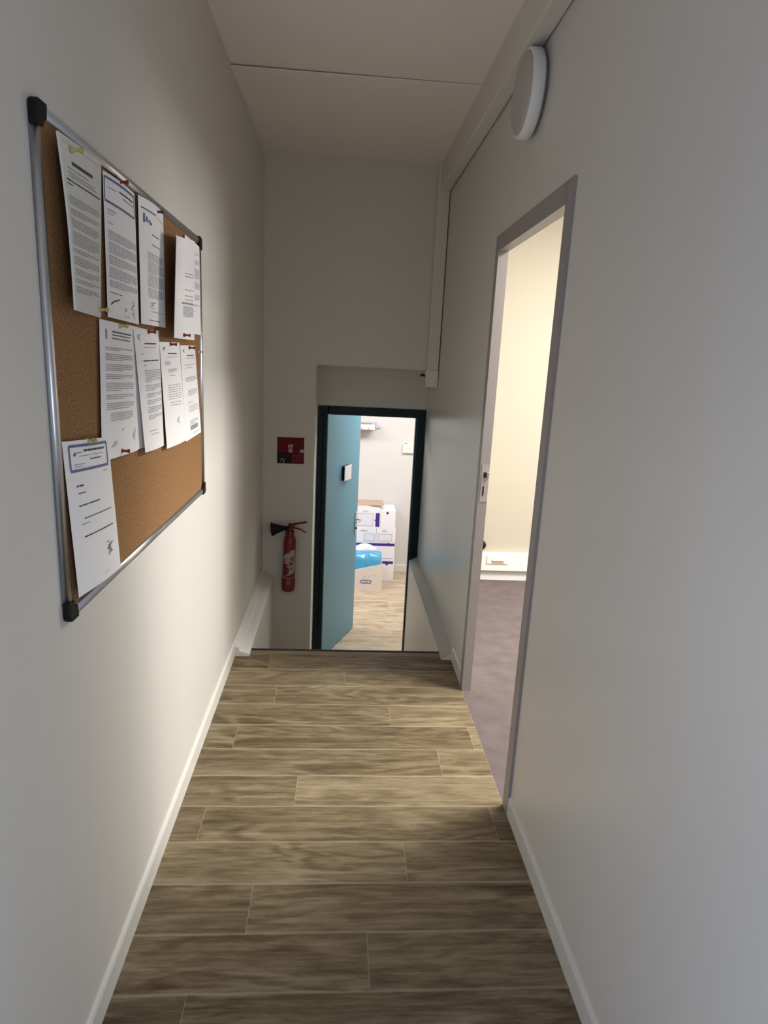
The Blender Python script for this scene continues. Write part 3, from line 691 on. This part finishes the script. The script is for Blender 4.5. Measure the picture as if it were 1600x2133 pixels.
# 3
s = Sheet([(1.7424, 1.9274), (1.9771, 1.9279), (1.9538, 1.6223), (1.7182, 1.6222)], [.006, .004, .008, .010], lambda u, v: .012*(1-v)**3*math.sin(PI*u))
s.rect(.06, .52, .075, .084, INK); s.rect(.55, .97, .09, .094, GREY)
for a in (.12, .2, .28, .33): s.rect(a, a+.05, .115+(a-.12)*.2, .15+random.uniform(0, .04), BLUE)
s.rect(.14, .40, .165, .172, VIO); s.line(.40, .72, .245, VIO, .008); s.line(.42, .78, .325, INK, .006)
v = .40
for n_ in (5, 7, 8, 6): v = s.para(.28, .96, v, n_, GREY) + .008
s.scrawl(.45, .83, .2, .05, 10, VIO, 8); s.line(.4, .9, .88, GREY); s.line(.3, .75, .955, INK, .006)
s.done('sheet with a small blue logo and a dark blue pin, third in the top row')
# 5 (behind 4)
s = Sheet([(2.3636-.13, 1.9229), (2.448, 1.9194), (2.448, 1.6188), (2.3455-.13, 1.6206)], [.003]*4)
v = .05
for n_ in (1, 2, 3, 6, 5, 4, 2, 1): v = s.para(.45, .95, v, n_, GREY, .007, .018) + .04
s.done('narrow grey printed sheet half hidden at the top right corner of the board')
# 4 curling
s = Sheet([(1.9244+.01, 1.8735), (2.3, 1.9133), (2.2664, 1.5967), (1.8701+.01, 1.5951)], [.05, .02, .02, .05], lambda u, v: (.008-.050*u)*(1-u)*0 - .030*(1-u)*math.sin(PI*min(1, u/.8))**.8*.55)
for a in (.34, .37, .50, .56, .60): s.line(.55, .9, a, GREY, .008)
s.rect(.45, .93, .63, .65, GREY); s.para(.5, .93, .67, 9, GREY, .006, .012)
s.done('white sheet rolled out from the cork on its left side, fourth in the top row')
# 6
s = Sheet([(1.4468, 1.6176), (1.6768, 1.6107), (1.6627, 1.3084), (1.4153, 1.3177)], [.004, .004, .006, .006], lambda u, v: .003*math.sin(PI*u))
s.rect(.13, .165, .06, .13, GREY); s.line(.30, .88, .065, INK, .010); s.line(.30, .82, .09, INK, .007); s.line(.28, .84, .115, INK, .007)
v = .185
for n_ in (2, 4, 4, 3, 5, 3, 4): v = s.para(.12, .90, v, n_, GREY, .0055) + .02
s.para(.22, .85, v, 5, GREY, .0055); s.scrawl(.88, .86, .1, .09, 14, VIO, 5); s.scrawl(.52, .80, .05, .02, 6, VIO, 6); s.scrawl(.30, .90, .14, .05, 9, GREY, 7)
s.done('long typed sheet with a heading in three lines, first in the lower row')
# 7 with a second sheet behind
s = Sheet([(1.64, 1.615), (1.86, 1.608), (1.84, 1.303), (1.64, 1.31)], [.003]*4); s.done('blank edge of a sheet tucked behind the second sheet of the lower row')
s = Sheet([(1.6629, 1.6068), (1.888, 1.6115), (1.8703, 1.2939), (1.6928, 1.2984)], [.007, .006, .016, .016], lambda u, v: .004*math.sin(PI*u)*v)
s.scrawl(.16, .065, .12, .04, 14, VIO, 9); s.line(.36, .84, .105, INK, .012); s.line(.30, .8, .14); s.line(.2, .3, .19); s.line(.25, .90, .245, INK, .010); s.line(.25, .36, .285)
v = .325
for n_ in (8, 4, 3, 3, 4, 3): v = s.para(.26, .96, v, n_, GREY) + .016
s.line(.25, .6, .83); s.line(.3, .7, .86)
s.done('typed sheet with a bold title bulging at the bottom, second in the lower row')
# 8
s = Sheet([(1.8993, 1.582), (2.1216, 1.5847), (2.1724, 1.2715), (1.917, 1.2776)], [.004, .005, .008, .012], lambda u, v: .003*math.sin(PI*u)*v)
s.scrawl(.18, .06, .12, .03, 12, VIO, 11); s.line(.36, .82, .10, INK, .010); s.line(.28, .86, .135, GREY); s.para(.18, .45, .18, 3); s.para(.3, .75, .25, 3); s.line(.35, .62, .31)
for i in range(7):
    for k in range(4): s.line(.24+.17*k, .38+.17*k, .40+.022*i, GREY, .006)
s.line(.3, .85, .57); s.line(.3, .6, .595); s.line(.6, .9, .60); s.scrawl(.62, .76, .12, .06, 12, VIO, 12)
s.done('sheet with a small table of figures, third in the lower row')
# 9
s = Sheet([(2.126, 1.5775), (2.336, 1.5802), (2.404, 1.2731), (2.1805, 1.2656)], [.006, .006, .008, .006])
s.scrawl(.2, .055, .12, .03, 12, GREY, 13); s.line(.38, .85, .10, INK, .010); s.line(.36, .9, .13); s.line(.2, .9, .2); s.line(.2, .7, .23); s.para(.2, .95, .33, 4); s.para(.3, .9, .47, 5); s.line(.25, .6, .6)
for i in range(4): s.line(.3, .9, .64+.02*i, GREY, .006)
s.rect(.32, .8, .86, .91, GREY); s.para(.3, .85, .80, 4); s.line(.45, .9, .95)
s.done('rightmost typed sheet of the lower row, close to the right frame')
# 10
s = Sheet([(1.2244, 1.385), (1.4573, 1.3674), (1.4826, 1.0557), (1.2276, 1.0767)], [.004, .006, .012, .016], lambda u, v: .004*math.sin(PI*u))
s.header(.08, .93, .025, .20, .028, .018); s.line(.36, .84, .062, INK, .014); s.line(.18, .32, .075, GREY, .008); s.scrawl(.18, .09, .05, .02, 8, INK, 15); s.line(.25, .8, .1, GREY, .004); s.line(.48, .74, .125, INK, .008); s.line(.16, .35, .15, GREY, .005); s.line(.16, .32, .165, GREY, .005)
s.line(.76, .88, .225, GREY, .006); s.line(.16, .29, .285, INK, .011); s.line(.18, .33, .335, INK, .007); s.line(.17, .60, .415, INK, .009); s.line(.24, .88, .505, INK, .007); s.line(.18, .34, .54, GREY, .007); s.line(.21, .88, .625, INK, .009)
s.line(.66, .73, .735, GREY, .008)
s.scrawl(.735, .80, .12, .07, 22, VIO, 21); s.scrawl(.73, .79, .10, .06, 18, VIO, 22); s.stroke([(.70, .775), (.78, .765), (.84, .755)], .0018, VIO); s.line(.54, .68, .945, GREY, .004)
s.done('single letter with a rounded blue header frame, hanging at the bottom left of the board')

# push pins: needle into the cork, waisted head
def pin(y, z, x0, m, label, tilt=0):
    t = thing('push_pin', label, 'push pin', (x0, y, z), 'push pins on the cork board')
    Mx = Matrix.Translation((x0, y, z)) @ Matrix.Rotation(math.radians(tilt), 4, 'Z') @ Matrix.Rotation(PI/2, 4, 'Y')
    mb = MB(); mb.lathe([(0, 0), (.0055, .0), (.0058, .002), (.0032, .004), (.0028, .013), (.0046, .016), (.0050, .018), (.0045, .0195), (0, .0195)], Mx, 18); mb.build('head', m, t)
    mb = MB(); mb.lathe([(.0006, -.007), (.0006, .001)], Mx, 6); mb.build('needle', M_chrome, t)
pin(1.605, 1.922, -.5125, M_pinred, 'red push pin through the blue framed sheet in the top row')
pin(1.880, 1.917, -.509, M_pinblue, 'dark blue push pin through the sheet with a blue logo')
pin(2.085, 1.608, -.490, M_pinred, 'red push pin at the foot of the rolled out sheet')
pin(1.786, 1.605, -.512, M_pinred, 'red push pin at the top of the bulging typed sheet')
pin(2.012, 1.578, -.514, M_pinred, 'red push pin at the top of the sheet with a table')
pin(2.245, 1.572, -.512, M_pinred, 'red push pin at the top of the rightmost lower sheet')
pin(1.536, 1.325, -.512, M_pinred, 'red push pin at the bottom edge of the long typed sheet')
pin(2.423, 1.560, -.5208, M_pinwhite, 'small white push pin alone in the cork by the right frame')
pin(1.298, 1.900, -.496, M_pinyel, 'yellow push pin at the top left of the thick glossy stack')
pin(1.438, 1.636, -.512, M_pinyel, 'yellow push pin at the bottom right of the thick glossy stack')
pin(1.563, 1.609, -.513, M_pinyel, 'yellow push pin at the top of the long typed sheet')
pin(1.336, 1.374, -.5125, M_pinyel, 'yellow push pin at the top of the letter with the rounded blue header')

# ------------------------------------------------------------------ lights
def area(name, loc, rot, sx, sy, power, col):
    l = bpy.data.lights.new(name, 'AREA'); l.shape = 'RECTANGLE'; l.size = sx; l.size_y = sy; l.energy = power; l.color = col
    o = bpy.data.objects.new(name, l); C.objects.link(o); o.location = loc; o.rotation_euler = rot; return o
WARM = (1.0, .965, .89)
area('office_overhead_light', (1.70, 2.50, 2.60), (0, 0, 0), .6, .6, 104, WARM)
area('office_overhead_light', (3.30, 2.50, 2.60), (0, 0, 0), .6, .6, 45, WARM)
area('lower_room_light', (.9, 6.0, 1.70), (0, 0, 0), 1.2, .6, 44, (1.0, .975, .955))
area('lower_room_light', (-.9, 6.0, 1.70), (0, 0, 0), 1.2, .6, 34, (1.0, .975, .955))
area('office_overhead_light', (1.90, 3.30, 2.60), (0, 0, 0), .6, .6, 18, WARM)  # weak unseen extra lamp, added to lift the near left wall
area('added_office_daylight', (4.17, 2.6, 1.75), (0, PI/2, 0), 1.2, 1.8, 76, (.97, .97, 1.0))  # unseen area light added to brighten the upper left wall
SKY = (.64, .75, 1.0)
area('added_side_daylight', (XL-.10, (WY0+WY1)/2, (WZ0+WZ1)/2), (0, -PI/2, 0), WZ1-WZ0-.1, WY1-WY0-.1, 29, SKY)  # unseen daylight source added at the left side opening
area('added_side_daylight', (XO+.02, (WY0+WY1)/2, (WZ0+WZ1)/2), (0, PI/2, 0), WZ1-WZ0-.1, WY1-WY0-.1, 24, SKY)  # matching added source on the right, also out of view
w = bpy.data.worlds.new('world'); bpy.context.scene.world = w; w.use_nodes = True
w.node_tree.nodes['Background'].inputs[0].default_value = (.55, .65, .8, 1); w.node_tree.nodes['Background'].inputs[1].default_value = .3

# ------------------------------------------------------------------ camera
yaw, pit, rol, f = -7.40725456e-02, 2.30680667e-01, 5.01280674e-02, 1336.376
cy, sy = math.cos(yaw), math.sin(yaw); cp, sp = math.cos(pit), math.sin(pit); cr, sr = math.cos(rol), math.sin(rol)
B = Matrix(((1, 0, 0), (0, 0, -1), (0, 1, 0)))
Ry = Matrix(((cy, 0, sy), (0, 1, 0), (-sy, 0, cy))); Rp = Matrix(((1, 0, 0), (0, cp, -sp), (0, sp, cp))); Rr = Matrix(((cr, -sr, 0), (sr, cr, 0), (0, 0, 1)))
Mw = Rr @ Rp @ Ry @ B
cam = bpy.data.cameras.new('camera'); co = bpy.data.objects.new('camera', cam); C.objects.link(co)
R3 = Matrix((Mw[0], -Vector(Mw[1]), -Vector(Mw[2]))).transposed()
co.matrix_world = Matrix.Translation((0, 0, 1.56)) @ R3.to_4x4()
cam.sensor_fit = 'HORIZONTAL'; cam.sensor_width = 36; cam.lens = 36*f/1600; cam.clip_start = .02
sc = bpy.context.scene; sc.camera = co
sc.view_settings.view_transform = 'Standard'; sc.view_settings.look = 'None'; sc.view_settings.gamma = 1; sc.view_settings.exposure = 0
sc.cycles.max_bounces = 14; sc.cycles.diffuse_bounces = 10; sc.cycles.use_denoising = True
